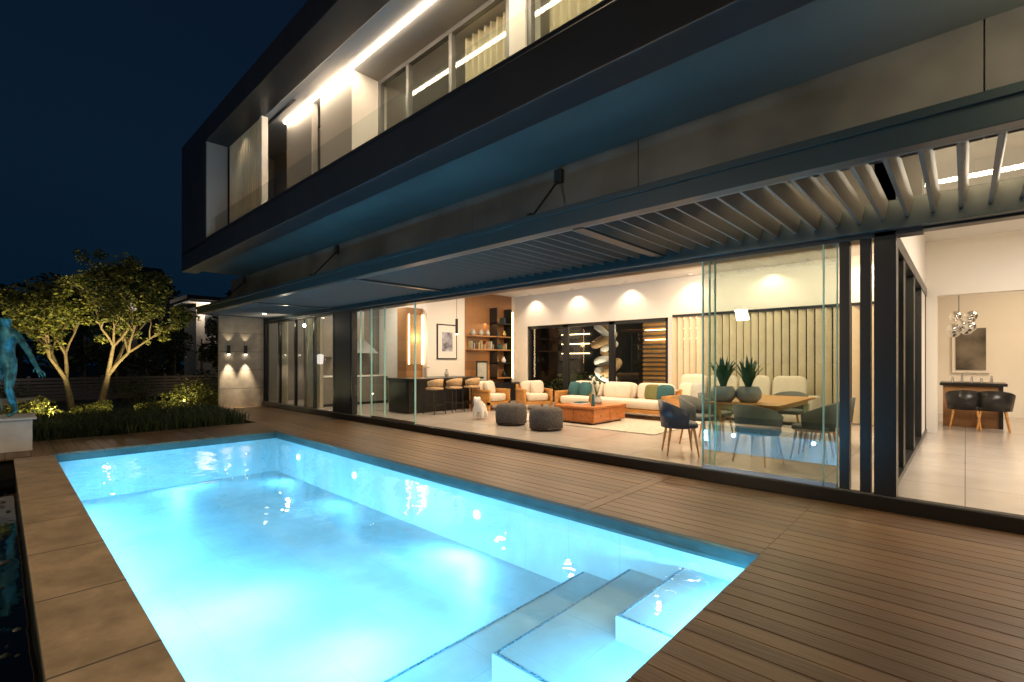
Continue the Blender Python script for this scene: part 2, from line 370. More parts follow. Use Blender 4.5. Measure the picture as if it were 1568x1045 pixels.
b=B(); pane(b,-12.4,8,FB+.1,4.2,4.68,M_glass); b.done('glass_balustrade',H)
b=B(); x=-12.3
while x<-10.4: b.box(x,x+.05,3.62,3.70,4.16,6.42,M_curt); x+=.105
b.box(-10.38,-10.27,3.60,3.72,4.16,6.42,M_white)
b.done('slatted_screen',H)
lamp('SPOT','balcony_downlight',(-11.3,3.4,6.38),7,(1,.85,.62),H,(-11.3,3.6,4.2),.05,130,.8)
b=B()
b.box(-10.24,-9.08,4.08,4.2,4.16,6.43,M_soff); b.box(-8.72,-7.55,4.08,4.2,4.16,6.43,M_white)
b.box(-7.67,-7.55,4.2,4.75,4.16,6.43,M_white)
b.box(-12.4,-10.3,4.6,4.7,4.16,6.43,M_kit)
b.box(-12.4,8,8.0,8.2,4.16,6.5,M_white)
b.box(-4.33,-4.05,4.55,4.85,4.16,6.43,M_white)
b.box(-9.08,-8.72,4.4,4.5,4.16,6.43,M_frame)
b.done('upper_walls',H)
b=B()
for x in (-7.55,-6.7,-5.6,-4.42,-4.05,-2.9,-1.7,-.5,.7): b.box(x,x+.07,4.58,4.66,4.16,6.38,M_mull)
b.box(-7.55,8,4.58,4.66,6.36,6.43,M_mull); b.box(-7.55,8,4.58,4.66,4.16,4.24,M_mull)
b.box(-10.3,-10.24,4.1,4.18,4.16,6.43,M_mull)
b.done('upper_window_frames',H)
b=B(); pane(b,-7.5,8,4.62,4.2,6.4,M_glass); b.done('upper_glazing',H)
def curtain(name,xa,xb,y,z0,z1,m,par,amp=.05,wl=.14):
    b=B(); n=int((xb-xa)/.02); vs=[];fs=[]
    for i in range(n+1):
        x=xa+(xb-xa)*i/n; yy=y+amp*math.sin(x*2*math.pi/wl+1.3*math.sin(x*5)); vs+=[(x,yy,z0),(x,yy,z1)]
    for i in range(n): fs.append((2*i,2*i+2,2*i+3,2*i+1))
    b.add(vs,fs,m,True); b.done(name,par)
curtain('curtain',-5.5,-4.5,4.85,4.17,6.36,M_curt,H); curtain('curtain',-3.9,-2.6,4.85,4.17,6.36,M_curt,H); curtain('curtain',-1.2,1,4.85,4.17,6.36,M_curt,H)
b=B(); b.box(-7,-6,7,7.7,4.16,5.6,M_wood); b.box(-7.3,7.9,7.0,7.03,6.42,6.438,M_led2)
for i in range(16): 
    a=i*.8; b.cyl((-5.9,5.6,4.9),(-5.9+.3*math.cos(a),5.6+.3*math.sin(a),5.2+R()*.5),.012,.03,M_agave,5)
b.lathe(-5.9,5.6,[(0,4.16),(.15,4.16),(.2,4.9),(0,4.9)],M_pot,14)
b.done('upper_room_fittings',H)
for x in (-8,-5,-2,1): lamp('AREA','upper_room_light',(x,6.4,6.35),45,(1,.8,.55),H,size=.6)
lamp('AREA','upper_room_light',(-9.5,6,6.3),25,(1,.85,.6),H,size=.6)
# left fin wall with sconces
b=B(); b.box(-17.45,-17.3,4.8,6.12,-.3,3.4,M_stone); b.box(-17.6,-12,4.9,6.12,3.4,3.5,M_dark); b.done('stone_fin_wall',H)
for y in (5.05,5.55):
    b=B(); b.cyl((-17.24,y,1.72),(-17.24,y,2.0),.045,.045,M_frame,14); b.box(-17.3,-17.24,y-.02,y+.02,1.8,1.9,M_frame); b.cyl((-17.24,y,1.70),(-17.24,y,1.719),.038,.038,M_disc,14); b.done('wall_sconce')
    lamp('SPOT','sconce_beam',(-17.13,y,1.69),170,(1,.85,.62),H,(-17.30,y,.4),.02,46,.9)
    lamp('SPOT','sconce_beam',(-17.2,y,2.03),6,(1,.85,.62),H,(-17.26,y,3),.02,75,.7)
# ---------------------------------------------------------------- PERGOLA
P=empty('louvered_pergola')
b=B()
b.box(-16.6,8,4.0,4.12,2.88,3.08,M_perg); b.box(-16.6,8,3.97,4.0,3.03,3.09,M_perg); b.box(-16.6,8,6.0,6.11,2.80,3.08,M_perg)
b.box(-16.6,-16.5,4.12,6.0,2.88,3.08,M_perg)
for x in (-12.3,-7.6,-3.0,1.6): b.box(x,x+.12,4.12,6.0,2.87,3.08,M_perg)
b.box(-16.5,8,4.12,4.16,2.88,2.92,M_louv)
b.done('frame',P,.005)
b=B(); x=-16.35
while x<8:
    b.M=Matrix.Translation((x,0,2.98))@Matrix.Rotation(math.radians(12),4,'Y')
    b.box(-.015,.015,4.125,5.995,-.085,.085,M_louv); x+=.19
b.M=Matrix(); b.done('louvers',P)
b=B()
for x in (-3.53,-9.05,-14.3):
    b.cyl((x,4.05,3.08),(x,4.6,3.70),.014,.014,M_frame,8); b.box(x-.05,x+.05,4.54,4.598,3.62,3.78,M_frame); b.box(x-.03,x+.03,4.02,4.08,3.08,3.14,M_frame)
b.done('tie_rods',P)
b=B(); b.cyl((-14.9,5.3,2.86),(-14.9,5.3,2.88),.05,.05,M_disc,14); b.done('spotlights',P)
lamp('POINT','pergola_lamp',(-14.9,5.9,2.6),22,(1,.85,.62),P,size=.05)
# added unseen warm wash behind the wall band, lighting the header above the louvres
lamp('AREA','header_fill',(1.6,4.85,3.6),110,(1,.74,.42),H,(1.6,6.2,3.25),3.9,sy=.05)
lamp('AREA','header_fill',(-1.6,4.85,3.6),22,(1,.74,.42),H,(-1.6,6.2,3.0),2.0,sy=.05)
# ---------------------------------------------------------------- interior lights
for x in (-10,-7.6,-5.2,-2.8):
    for y in (7.6,10.2): lamp('AREA','ceiling_downlight',(x,y,ZC-.02),76,(1,.76,.50),H,size=.14)
b=B()
for x in (-10.9,-9.1,-7.2,-5.3,-3.4,-1.5):
    lamp('SPOT','wall_washer',(x,BW-.30,ZC-.06),44,(1,.80,.56),H,(x,BW-.02,2.2),.04,115,.7)
    b.lathe(x,BW-.30,[(.07,ZC-.002),(.07,ZC-.03),(.055,ZC-.03),(.05,ZC-.004)],M_white,14)
b.done('downlight_fittings',H)
lamp('AREA','blind_wash_light',(-3.3,BW-1.0,ZC-.06),85,(1,.78,.5),H,(-3.3,BW,1.2),4.5,sy=.1)
lamp('AREA','kitchen_light',(-13.0,7.6,ZC-.1),75,(1,.85,.66),H,size=.6)
lamp('AREA','room_light',(-15.8,8,ZC-.1),60,(1,.85,.66),H,size=.6)
lamp('AREA','room_light',(2.5,9,ZC-.06),360,(1,.86,.70),H,size=2.5)
lamp('AREA','room_light',(1.5,14.6,ZC-.06),130,(1,.76,.48),H,size=1.5)
# added warm fill lamps, out of view on the camera side
lamp('SPOT','soffit_fill',(.95,3.75,3.15),85,(1,.74,.48),H,(-.6,4.1,3.83),.05,150,.9)
lamp('SPOT','soffit_fill',(2.6,3.75,3.15),70,(1,.74,.48),H,(1.6,4.1,3.83),.05,150,.9)
lamp('SPOT','deck_fill',(.9,3.3,3.72),32,(1,.70,.38),H,size=.06,spot=150,blend=.8)
lamp('AREA','camera_side_fill',(3.0,-2.0,3.2),80,(1,.70,.38),None,(-1.5,3.5,.2),.4)
lamp('AREA','camera_side_fill',(-6,-6.5,3.2),250,(1,.74,.45),None,(-6,0,.0),.4)
# ---------------------------------------------------------------- FURNITURE
Z=ZI
def pouf(x,y,r=.34,h=.44):
    b=B().at(x,y,Z); b.lathe(0,0,[(0,0),(r*.85,0),(r*.98,.05),(r*1.02,h*.5),(r*.98,h-.06),(r*.85,h),(0,h+.01)],M_grey,28)
    b.lathe(0,0,[(r*.985,.045),(r*1.03,.05),(r*.985,.06)],M_black,28); b.done('knitted_pouf')
pouf(-7.2,7.63); pouf(-6.14,7.53)
b=B().at(-6.2,9.2,Z); b.box(-.5,.5,-.65,.65,.06,.36,M_table); b.box(-.53,.53,-.68,.68,.36,.40,M_table); b.box(-.44,.44,-.6,.6,0,.06,M_black)
for y in (-.64,.01): b.box(.5,.512,y,y+.62,.09,.33,M_table); b.box(.512,.53,y+.25,y+.37,.2,.215,M_brass)
for x in (-.48,.01): b.box(x,x+.47,-.662,-.65,.09,.33,M_table)
b.lathe(.1,.1,[(.0,.4),(.10,.4),(.13,.46),(.08,.56),(.09,.6)],M_pot,16); b.box(-.3,-.05,-.3,.05,.4,.43,M_white); b.box(-.28,-.07,-.28,.02,.43,.45,M_teal)
for i in range(18):
    a=U(0,6.28); q=(.1+.2*math.cos(a)*R(),.1+.2*math.sin(a),.58+U(.2,.5)); b.cyl((.1,.1,.58),q,.006,.003,M_agave,5); b.sup(*q,.03,.03,.03,M_white if i%3==0 else M_agave,1,6,4)
b.cyl((-.2,.3,.4),(-.2,.3,.62),.05,.04,M_brass,12); b.cyl((.3,-.35,.4),(.3,-.35,.66),.045,.02,M_teal,12)
b.done('coffee_table',None,.006)
b=B(); b.box(-8.3,-4.2,8.3,11.2,Z+.003,Z+.018,M_rug); b.done('area_rug')
def cushion(b,x,y,z,w,m,rz=0,ry=-14): b.sup(x,y,z,w,.09,w,m,.55,16,8,Matrix.Rotation(math.radians(rz),4,'Z')@Matrix.Rotation(math.radians(ry),4,'X'))
def sofa(name,x,y,rz,w,d=.9,back=.8,nc=3,cols=(),wood=True,m=M_cream):
    b=B().at(x,y,Z,rz)
    if wood:
        b.box(-w/2,w/2,-d/2,d/2,.16,.24,M_oak)
        for sx in (-1,1):
            xx=sx*(w/2-.03)
            b.box(xx-.04,xx+.04,-d/2,d/2,.52,.58,M_oak); b.box(xx-.03,xx+.03,-d/2,-d/2+.08,0,.52,M_oak); b.box(xx-.03,xx+.03,d/2-.08,d/2,0,.7,M_oak)
            b.box(xx-.015,xx+.015,-d/2+.08,d/2-.08,.24,.52,M_oak)
        b.box(-w/2+.06,w/2-.06,d/2-.06,d/2-.01,.24,.66,M_oak)
    else:
        b.sup(0,0,.2,w/2,d/2,.14,m,.25); b.sup(-w/2+.12,0,.35,.12,d/2,.27,m,.35); b.sup(w/2-.12,0,.35,.12,d/2,.27,m,.35)
    iw=(w-.16)/nc if wood else (w-.46)/nc
    for i in range(nc):
        cx=-iw*nc/2+iw*(i+.5)
        b.sup(cx,-.05,.35,iw/2-.01,d/2-.07,.11,m,.3)
        b.sup(cx,d/2-.2,(.42+back)/2,iw/2-.02,.11,(back-.38)/2,m,.4,18,10,Matrix.Rotation(math.radians(-10),4,'X'))
    for i,(cx,c) in enumerate(cols): cushion(b,cx,d/2-.4,.62,.2,c,U(-15,15))
    return b.done(name)
sofa('timber_frame_sofa',-6.45,10.65,0,3.1,.95,.82,3,[(-1.3,M_teal),(-.95,M_teal),(-.1,M_cream),(.2,M_cream),(1.0,M_olive),(1.32,M_teal)])
sofa('timber_armchair',-9.9,9.6,90,.85,.8,.78,1,[(0,M_cream)])
sofa('timber_armchair',-9.1,10.6,60,.85,.8,.78,1,[(.1,M_cream)])
sofa('cream_sofa',-4.0,12.0,0,3.4,.95,1.02,4,[(-1.2,M_cream),(-.9,M_pot)],wood=False)
def skin(name,verts,edges,rad,m,loc=(0,0,0),rz=0,sub=2,parent=None):
    me=bpy.data.meshes.new(name); me.from_pydata([tuple(v) for v in verts],edges,[]); me.materials.append(m)
    o=bpy.data.objects.new(name,me); sc.collection.objects.link(o)
    sk=o.modifiers.new('skin','SKIN'); sk.use_smooth_shade=True
    sv=me.skin_vertices
    for i,r in enumerate(rad): sv[0].data[i].radius=(r,r)
    sv[0].data[0].use_root=True
    ss=o.modifiers.new('sub','SUBSURF'); ss.levels=sub; ss.render_levels=sub
    o.location=loc; o.rotation_euler=(0,0,math.radians(rz))
    if parent: o.parent=parent
    return o
skin('dog_sculpture',[(0,0,.28),(.13,0,.29),(-.14,0,.27),(.2,0,.40),(.26,0,.45),(.34,0,.42),
 (.14,.09,.2),(.15,.09,.02),(.14,-.09,.2),(.15,-.09,.02),(-.15,.09,.18),(-.15,.09,.02),(-.15,-.09,.18),(-.15,-.09,.02),(.23,.07,.55),(.23,-.07,.55),(-.24,0,.33)],
 [(0,1),(0,2),(1,3),(3,4),(4,5),(1,6),(6,7),(1,8),(8,9),(2,10),(10,11),(2,12),(12,13),(4,14),(4,15),(2,16)],
 [.12,.12,.12,.075,.085,.045,.06,.045,.06,.045,.065,.045,.065,.045,.022,.022,.03],M_wh,(-8.37,7.8,Z),-60)
def dchair(name,x,y,rz,m):
    b=B().at(x,y,Z,rz)
    b.sup(0,0,.44,.25,.24,.05,m,.5)
    b.arc(0,0,.235,-15,195,.40,.80,.035,m,20,.045,.16)
    for sx,sy in ((1,1),(1,-1),(-1,1),(-1,-1)): b.cyl((sx*.17,sy*.16,.42),(sx*.23,sy*.22,0),.022,.012,M_oak,8)
    b.done(name)
dchair('dining_chair',-3.1,6.95,125,M_navy); dchair('dining_chair',-2.05,7.05,165,M_sage)
for y in (7.9,8.6,9.3): dchair('dining_chair',-1.58,y,-90,M_sage)
for y in (8.0,8.8,9.5): dchair('dining_chair',-3.25,y,90,M_sage)
dchair('dining_chair',-2.4,10.1,0,M_sage)
b=B().at(-2.4,8.6,Z); b.box(-.5,.5,-1.15,1.15,.71,.75,M_oak); b.box(-.42,.42,-1.0,1.0,.64,.71,M_brass)
for sx in(-1,1):
    for sy in (-1,1): b.box(sx*.4-.04,sx*.4+.04,sy*.95-.04,sy*.95+.04,0,.64,M_brass)
b.done('dining_table',None,.005)
def agave(x,y,z,s=1):
    b=B().at(x,y,z); b.lathe(0,0,[(0,0),(.10*s,0),(.155*s,.06*s),(.165*s,.14*s),(.13*s,.22*s),(.11*s,.22*s),(.11*s,.19*s),(0,.19*s)],M_pot,22)
    for i in range(34):
        a=i*2.4; tl=.1+.8*R(); h=U(.34,.5)*s; o=Vector((math.cos(a),math.sin(a),0)); q=Vector((-math.sin(a),math.cos(a),0))
        vs=[]
        for k,wd in ((0,.022),(.4,.034),(.75,.022),(1,.001)):
            c=o*(.02+tl*.45*h*k*k+.25*h*tl*k)+Vector((0,0,.18*s+h*k*(1-.3*tl*k))); vs+=[tuple(c-q*wd*s+Vector((0,0,.006))),tuple(c-o*.004),tuple(c+q*wd*s+Vector((0,0,.006)))]
        fs=[]
        for k in range(3): fs+=[(k*3,k*3+1,k*3+4,k*3+3),(k*3+1,k*3+2,k*3+5,k*3+4)]
        b.add(vs,fs,M_agave,True)
    b.done('potted_agave')
agave(-2.72,7.65,Z+.75,1.1); agave(-2.40,7.8,Z+.75,1.1)
b=B(); b.box(-11.5,-10.55,7.3,9.7,Z,Z+.86,M_black); b.box(-11.54,-10.3,7.26,9.74,Z+.86,Z+.92,M_black)
for y in (8.1,8.9): b.box(-10.55,-10.545,y,y+.006,Z+.05,Z+.84,M_mull)
b.cyl((-11.2,8.3,Z+.92),(-11.2,8.3,Z+1.2),.015,.015,M_steel,8); b.cyl((-11.2,8.3,Z+1.2),(-11.0,8.3,Z+1.2),.015,.012,M_steel,8)
b.lathe(-11.1,9.0,[(0,Z+.92),(.05,Z+.92),(.07,Z+1.0),(.03,Z+1.1),(.035,Z+1.14)],M_pot,14)
b.done('kitchen_island',None,.006)
for y in (7.75,8.4,9.05):
    b=B().at(-10.05,y,Z,-90+U(-8,8))
    b.sup(0,0,.66,.2,.19,.035,M_tan,.5); b.arc(0,0,.19,-10,190,.72,.92,.02,M_tan,16,.02,.08)
    for sx,sy in ((1,1),(1,-1),(-1,1),(-1,-1)): b.cyl((sx*.15,sy*.15,.66),(sx*.2,sy*.2,0),.013,.011,M_black,7)
    for sx in (1,-1): b.cyl((sx*.19,-.19,.25),(sx*.19,.19,.25),.009,.009,M_black,6); b.cyl((sx*.17,.0,.66),(sx*.2,.06,.9),.012,.012,M_black,6)
    b.cyl((-.19,-.19,.25),(.19,-.19,.25),.009,.009,M_black,6); b.cyl((-.19,.19,.25),(.19,.19,.25),.009,.009,M_black,6)
    b.done('bar_stool')
K=empty('kitchen_units')
b=B(); b.box(-14.6,-14.0,6.45,8.85,Z,Z+.88,M_black); b.box(-14.6,-13.98,6.45,8.85,Z+.88,Z+.92,M_white)
for y in (6.45,7.05,7.65,8.25): b.box(-14.0,-13.985,y+.01,y+.59,Z+.08,Z+.86,M_kit)
b.box(-14.6,-14.2,6.45,7.2,Z+1.5,Z+2.5,M_kit); b.done('base_cabinets',K)
b=B(); b.add([(-14.55,7.35,1.75),(-13.9,7.35,1.75),(-13.9,8.45,1.75),(-14.55,8.45,1.75),(-14.55,7.7,2.2),(-14.2,7.7,2.2),(-14.2,8.1,2.2),(-14.55,8.1,2.2)],[(3,2,1,0),(4,5,6,7),(0,1,5,4),(1,2,6,5),(2,3,7,6),(3,0,4,7)],M_steel); b.box(-14.55,-14.2,7.7,8.1,2.2,ZC,M_steel); b.done('cooker_hood',K)
b=B(); b.box(-12.6,-12.12,8.3,8.88,Z,3.1,M_wood); b.box(-12.1,-12.09,8.36,8.39,1.4,2.9,M_led2); b.box(-12.11,-12.08,8.84,8.87,1.4,2.9,M_led2)
b.box(-12.12,-12.10,8.42,8.82,1.4,2.9,M_tan); b.done('tall_display_cabinet',K)
b=B(); b.box(LW,LW+.03,9.25,10.05,1.55,2.65,M_black); b.box(LW+.03,LW+.034,9.29,10.01,1.59,2.61,M_wh); b.box(LW+.034,LW+.037,9.44,9.86,1.8,2.4,mat('abstract_print',(.30,.30,.36),.6,var=.8,scale=4)); b.done('framed_artwork')
b=B(); sx0,sx1=LW+.005,LW+.38
b.box(LW+.003,LW+.03,10.4,12.6,Z,ZC-.01,M_wood)
for z in (.9,1.4,1.85,2.3,2.75): b.box(sx0+.025,sx1,10.42 if z in(1.85,2.3) else 11.5,12.2,z,z+.04,M_black if z in (1.4,2.75) else M_wood)
b.box(sx0+.03,sx1,12.2,12.24,Z,3.3,M_black); b.box(sx0+.03,sx1,11.5,11.53,.9,3.3,M_black); b.box(sx0,sx1+.05,10.42,12.6,Z,.75,M_black)
b.box(sx1-.03,sx1-.015,12.28,12.34,.9,3.2,M_led2)
cols=[mat('book_cover',c,.6,var=0) for c in ((.30,.10,.05),(.05,.08,.10),(.45,.36,.2),(.06,.06,.06),(.45,.42,.36),(.12,.15,.1),(.2,.12,.07))]
for z in (.94,1.44,1.89,2.34,2.79):
    y=10.5 if z in (1.89,2.34) else 11.56
    while y<12.1:
        if R()<.45:
            for k in range(random.randint(2,6)):
                t=U(.02,.045)
                if y+t>12.15: break
                b.box(sx0+.06,sx0+U(.22,.3),y,y+t-.003,z,z+U(.16,.28),random.choice(cols)); y+=t
        else:
            b.lathe(sx0+.2,y+.1,[(0,z),(.06,z),(.09,z+.08),(.04,z+.17),(.05,z+.2)],random.choice([M_pot,M_teal,M_white,M_brass,M_black]),14); y+=.22
        y+=U(.05,.2)
b.box(sx1,sx1+.02,10.55,11.05,.8,1.5,M_black); b.box(sx1+.02,sx1+.024,10.6,11.0,.86,1.44,M_pot)
b.done('bookshelf')
for z in (1.3,1.75,2.2,2.65): lamp('AREA','shelf_led',(LW+.3,11.3,z+.09),5,(1,.66,.32),H,(LW+.2,11.3,z-1),.05,sy=1.6)
lamp('POINT','display_led',(-12.0,8.6,2.2),8,(1,.65,.3),H,size=.1)
b=B(); b.cyl((-11,9.3,ZC),(-11,9.3,2.75),.006,.006,M_black,6); b.cyl((-11,9.3,2.3),(-11,9.3,2.75),.04,.04,M_black,14); b.cyl((-11,9.3,2.285),(-11,9.3,2.3),.035,.035,M_disc,12); b.done('pendant_light')
sofa('grey_lounge_chair',-15.2,8.2,120,.9,.85,.85,1,[],wood=False)
curtain('sheer_curtain',-14.6,-13.7,6.45,Z,2.8,M_curt,None); curtain('sheer_curtain',-16.9,-16.2,6.45,Z,2.8,M_curt,None)
# right room furniture
b=B(); b.box(-.35,.55,13.9,14.6,Z,Z+.86,M_wood); b.box(-.4,.62,13.8,14.7,Z+.86,Z+.92,M_black); b.box(.5,.56,13.82,13.9,Z,Z+.86,M_black)
for k in range(5): b.cyl((-.2+k*.15,14.2,Z+.92),(-.2+k*.15,14.2,Z+U(1.0,1.15)),.025,.015,M_steel,10)
b.done('breakfast_counter',None,.005)
for x in (.0,.4): dchair('counter_chair',x,13.45,180,M_black)
b=B(); b.cyl((-.1,14.2,ZC),(-.1,14.2,2.5),.006,.006,M_black,6)
for i in range(9): b.sup(-.1+U(-.2,.2),14.2+U(-.18,.18),2.3+U(-.18,.18),.11,.11,.11,M_chrome,1,14,10)
b.done('globe_chandelier')
b=B(); b.box(-.25,.45,16.93,16.99,1.2,2.4,M_white); b.box(-.18,.38,16.91,16.93,1.27,2.33,mat('landscape_print',(.12,.10,.08),.6,var=.7,scale=2)); b.done('framed_print')
# courtyard behind
b=B(); b.box(-16,-1.2,16.6,16.7,-.3,3.4,M_dark); b.done('courtyard_wall')
b=B(); b.box(-8.6,-6.0,16.2,16.25,.1,3.1,M_kit)
z=.2
while z<3.0: b.box(-8.6,-6.0,16.14,16.2,z,z+.09,M_oak); z+=.16
for z in (2.95,2.6,2.25): b.box(-8.5,-6.1,16.11,16.135,z,z+.025,M_led2)  # glowing strips imitate bright lines reflected in the back doors
for z in (2.6,2.2,1.8): b.box(-12.6,-11.2,16.5,16.56,z,z+.025,M_led2)
b.done('reflection_slat_screen')
b=B(); b.lathe(-9.2,14.6,[(0,0),(.35,0),(.35,.8),(0,.8)],M_black,18)
for i in range(8):
    z=1.0+i*.25; r=.24+.16*math.sin(i*1.4+.5)
    b.M=Matrix.Translation((-9.2+.14*math.sin(i*2),14.6,z))@Matrix.Rotation(.6*math.sin(i*1.7),4,'X')@Matrix.Rotation(.6*math.cos(i*2.1),4,'Y')
    vs=[];fs=[]
    for u in range(24):
        for v in range(10):
            a=u/24*6.2832; c=v/10*6.2832; vs.append(((r+.12*math.cos(c))*math.cos(a),(r+.12*math.cos(c))*math.sin(a),.12*math.sin(c)))
    for u in range(24):
        for v in range(10): fs.append((u*10+v,((u+1)%24)*10+v,((u+1)%24)*10+(v+1)%10,u*10+(v+1)%10))
    b.add(vs,fs,M_tan if i%2 else M_wh,True)
b.M=Matrix(); b.done('coiled_ring_sculpture')
lamp('SPOT','courtyard_uplight',(-9.3,13.7,.2),150,(1,.85,.6),None,(-9.2,14.6,2),.05,80)
lamp('POINT','courtyard_lamp',(-7,15.0,2.6),70,(1,.85,.6),None,size=.1)
# ---------------------------------------------------------------- foliage helpers
def leaves(b,cs,n,size,mats):
    for i in range(n):
        c,r=random.choice(cs); d=Vector((random.gauss(0,1),random.gauss(0,1),random.gauss(0,1))).normalized()*(R()**.4)
        p=Vector(c)+Vector((d.x*r,d.y*r,d.z*r*.8))
        a=Vector((random.gauss(0,1),random.gauss(0,1),random.gauss(0,.6))).normalized(); q=a.orthogonal().normalized(); q.rotate(Matrix.Rotation(U(0,6.28),3,a))
        s=size*U(.6,1.3); m=mats[0] if R()<.55 else mats[1]
        b.add([tuple(p-a*s),tuple(p+q*s*.45),tuple(p+a*s),tuple(p-q*s*.45)],[(0,1,2,3)],m)
def tree(name,x,y,z,h,spread,n,size,mats,seed,lean=(0,0),bark=M_bark):
    random.seed(seed); b=B(); tips=[]
    def br(p,d,l,r,k):
        q=p+d*l; mid=p+d*l*.5+Vector((U(-.06,.06),U(-.06,.06),0))*l
        b.cyl(p,mid,r,r*.82,bark,8,False); b.cyl(mid,q,r*.82,r*.62,bark,8,False)
        if k<=2: tips.append((tuple(q),U(.20,.36)*spread))
        if k<=3: tips.append((tuple(mid+Vector((U(-.25,.25),U(-.25,.25),U(-.1,.3)))),U(.14,.28)*spread))
        if k==0: return
        for i in range(3 if k>2 else 2):
            e=(d*.85+Vector((U(-.6,.6),U(-.6,.6),U(-.15,.75)))).normalized(); br(q,e,l*U(.66,.92),r*.6,k-1)
    br(Vector((x,y,z)),Vector((lean[0],lean[1],1)).normalized(),h*.21,.075*h/4,5)
    tips=[t for t in tips if t[0][2]>z+h*.24 and R()<.72]
    leaves(b,tips,n,size,mats); return b.done(name)
tree('garden_tree',-22.5,1.75,-.4,6.1,1.0,12500,.07,(M_leafL,M_leafD),3,(0,-.15))
tree('garden_tree',-22.3,2.4,-.4,6.7,1.0,12500,.07,(M_leafL,M_leafD),11,(0,.18))
random.seed(5)
lamp('SPOT','tree_uplight',(-20.3,1.2,-.2),650,(1,.84,.42),None,(-22.6,1.3,3.5),.1,80,.8)
lamp('SPOT','tree_uplight',(-20.3,3.0,-.2),650,(1,.84,.42),None,(-22.6,3.2,3.7),.1,80,.8)
def shrub(x,y,z,r,n,mats=(M_leafL,M_leafD),name='shrub'):
    b=B(); cs=[((x+U(-r,r)*.6,y+U(-r,r)*.6,z+U(.2,.8)*r),r*U(.35,.6)) for i in range(7)]
    for c,_ in cs: b.cyl((x,y,z-.1),c,.015,.008,M_bark,5,False)
    leaves(b,cs,n,.05,mats); b.done(name)
for x,y,r in ((-20.3,.6,.7),(-20.5,2.0,.6),(-20.0,-.3,.5),(-20.6,4.6,1.2),(-19.6,3.4,.45),(-21.5,5.4,1.0),(-19.5,1.2,.4),(-18.6,4.5,.75)): shrub(x,y,-.35,r,1700)
for p in ((-19.6,.9),(-19.9,4.3),(-19.4,2.2)): lamp('POINT','garden_spike_light',(p[0]+.25,p[1],.0),36,(1,.86,.45),None,size=.05)
for x,y,r in ((-26,0,1.0),(-26,4,1.2),(-25.5,6.5,1.3),(-27,-2,1.2),(-8,15.4,.6),(-10.5,15.2,.9),(-11.2,15.0,.9),(-7,15.3,.7)): shrub(x,y,-.35 if y<10 else .1,r,1200,(M_leafD,M_leafD),'dark_shrub')
b=B(); cs=[]
for i in range(50): cs.append(((-33+U(-1,1),U(2,13),U(.2,3.0)),U(.5,.9)))
for i in range(5): cs.append(((-31+U(-1,1),U(8,9.6),U(2.5,4.2)),U(.4,.7)))
for i in range(8): b.cyl((-33,3+i*1.3,-.4),(-33+U(-.3,.3),3+i*1.3,2.8),.08,.04,M_bark,6,False)
leaves(b,cs,8000,.15,(M_leafD,M_far)); b.done('boundary_hedge')
# mondo grass bed
b=B()
b.box(-16.4,-12.62,-3.5,4.28,-.4,-.05,M_gap)
for i in range(18000):
    x=U(-16.3,-12.75); y=U(-3,4.2)
    if x>-13 and R()<.3: continue
    a=U(0,6.28); h=U(.20,.42); ln=U(.08,.26); dx,dy=math.cos(a)*ln,math.sin(a)*ln; wx,wy=-math.sin(a)*.006,math.cos(a)*.006
    vs=[(x-wx,y-wy,-.05),(x+wx,y+wy,-.05),(x+dx*.35+wx,y+dy*.35+wy,-.05+h*.7),(x+dx*.35-wx,y+dy*.35-wy,-.05+h*.7),(x+dx,y+dy,-.05+h*U(.75,1.05))]
    b.add(vs,[(0,1,2,3),(3,2,4)],M_blade)
b.done('ornamental_grass_bed')
# plinth + statue
b=B(); b.box(-12.25,-11.4,-.5,.38,-.0,.52,M_plinth); b.box(-12.3,-11.35,-.55,.43,.52,.56,M_plinth); b.done('statue_plinth',None,.01)
er=Vector((.7285,.685,0)); ef=Vector((.685,-.7285,0))
J=[(0,0,.92),(.02,0,1.10),(.05,.02,1.28),(.07,.03,1.40),(.08,.05,1.50),(.10,.08,1.60),(.11,.09,1.67),
 (.22,.02,1.38),(.36,.05,1.22),(.50,.08,1.05),(.62,.13,.92),(.74,.18,.80),
 (-.11,.02,1.38),(-.32,-.02,1.46),(-.52,.0,1.62),(-.66,.05,1.8),
 (.11,0,.86),(.15,.06,.66),(.19,.12,.48),(.16,.03,.27),(.14,-.04,.08),(.17,.12,.03),
 (-.11,0,.86),(-.16,-.03,.66),(-.22,-.03,.48),(-.27,-.12,.27),(-.32,-.22,.08),(-.30,-.08,.03)]
E=[(0,1),(1,2),(2,3),(3,4),(4,5),(5,6),(3,7),(7,8),(8,9),(9,10),(10,11),(3,12),(12,13),(13,14),(14,15),(0,16),(16,17),(17,18),(18,19),(19,20),(20,21),(0,22),(22,23),(23,24),(24,25),(25,26),(26,27)]
Rr=[.12,.10,.125,.115,.055,.082,.072,.062,.048,.038,.036,.025,.062,.048,.038,.026,.085,.078,.054,.054,.034,.03,.085,.078,.054,.054,.034,.03]
for k,(oa,oz,ln) in enumerate(((.03,.01,.07),(.035,-.01,.085),(.025,-.03,.08),(.01,-.04,.06))):
    i=len(J); J+= [(.74+oa*.5,.18+.012*(k-1.5),.80+oz*.5-.02),(.74+oa+ln*.6,.19+.02*(k-1.5),.78+oz-ln*.45),(.74+oa+ln*.8,.18+.022*(k-1.5),.76+oz-ln*.85)]
    E+=[(11,i),(i,i+1),(i+1,i+2)]; Rr+=[.013,.010,.008]
i=len(J); J+=[(.71,.23,.80),(.74,.26,.76)]; E+=[(11,i),(i,i+1)]; Rr+=[.013,.009]
S=empty('bronze_figure_statue')
skin('body',[er*a+ef*f+Vector((0,0,z)) for a,f,z in J],E,Rr,M_bronze,(-11.72,.06,.56),0,2,parent=S)
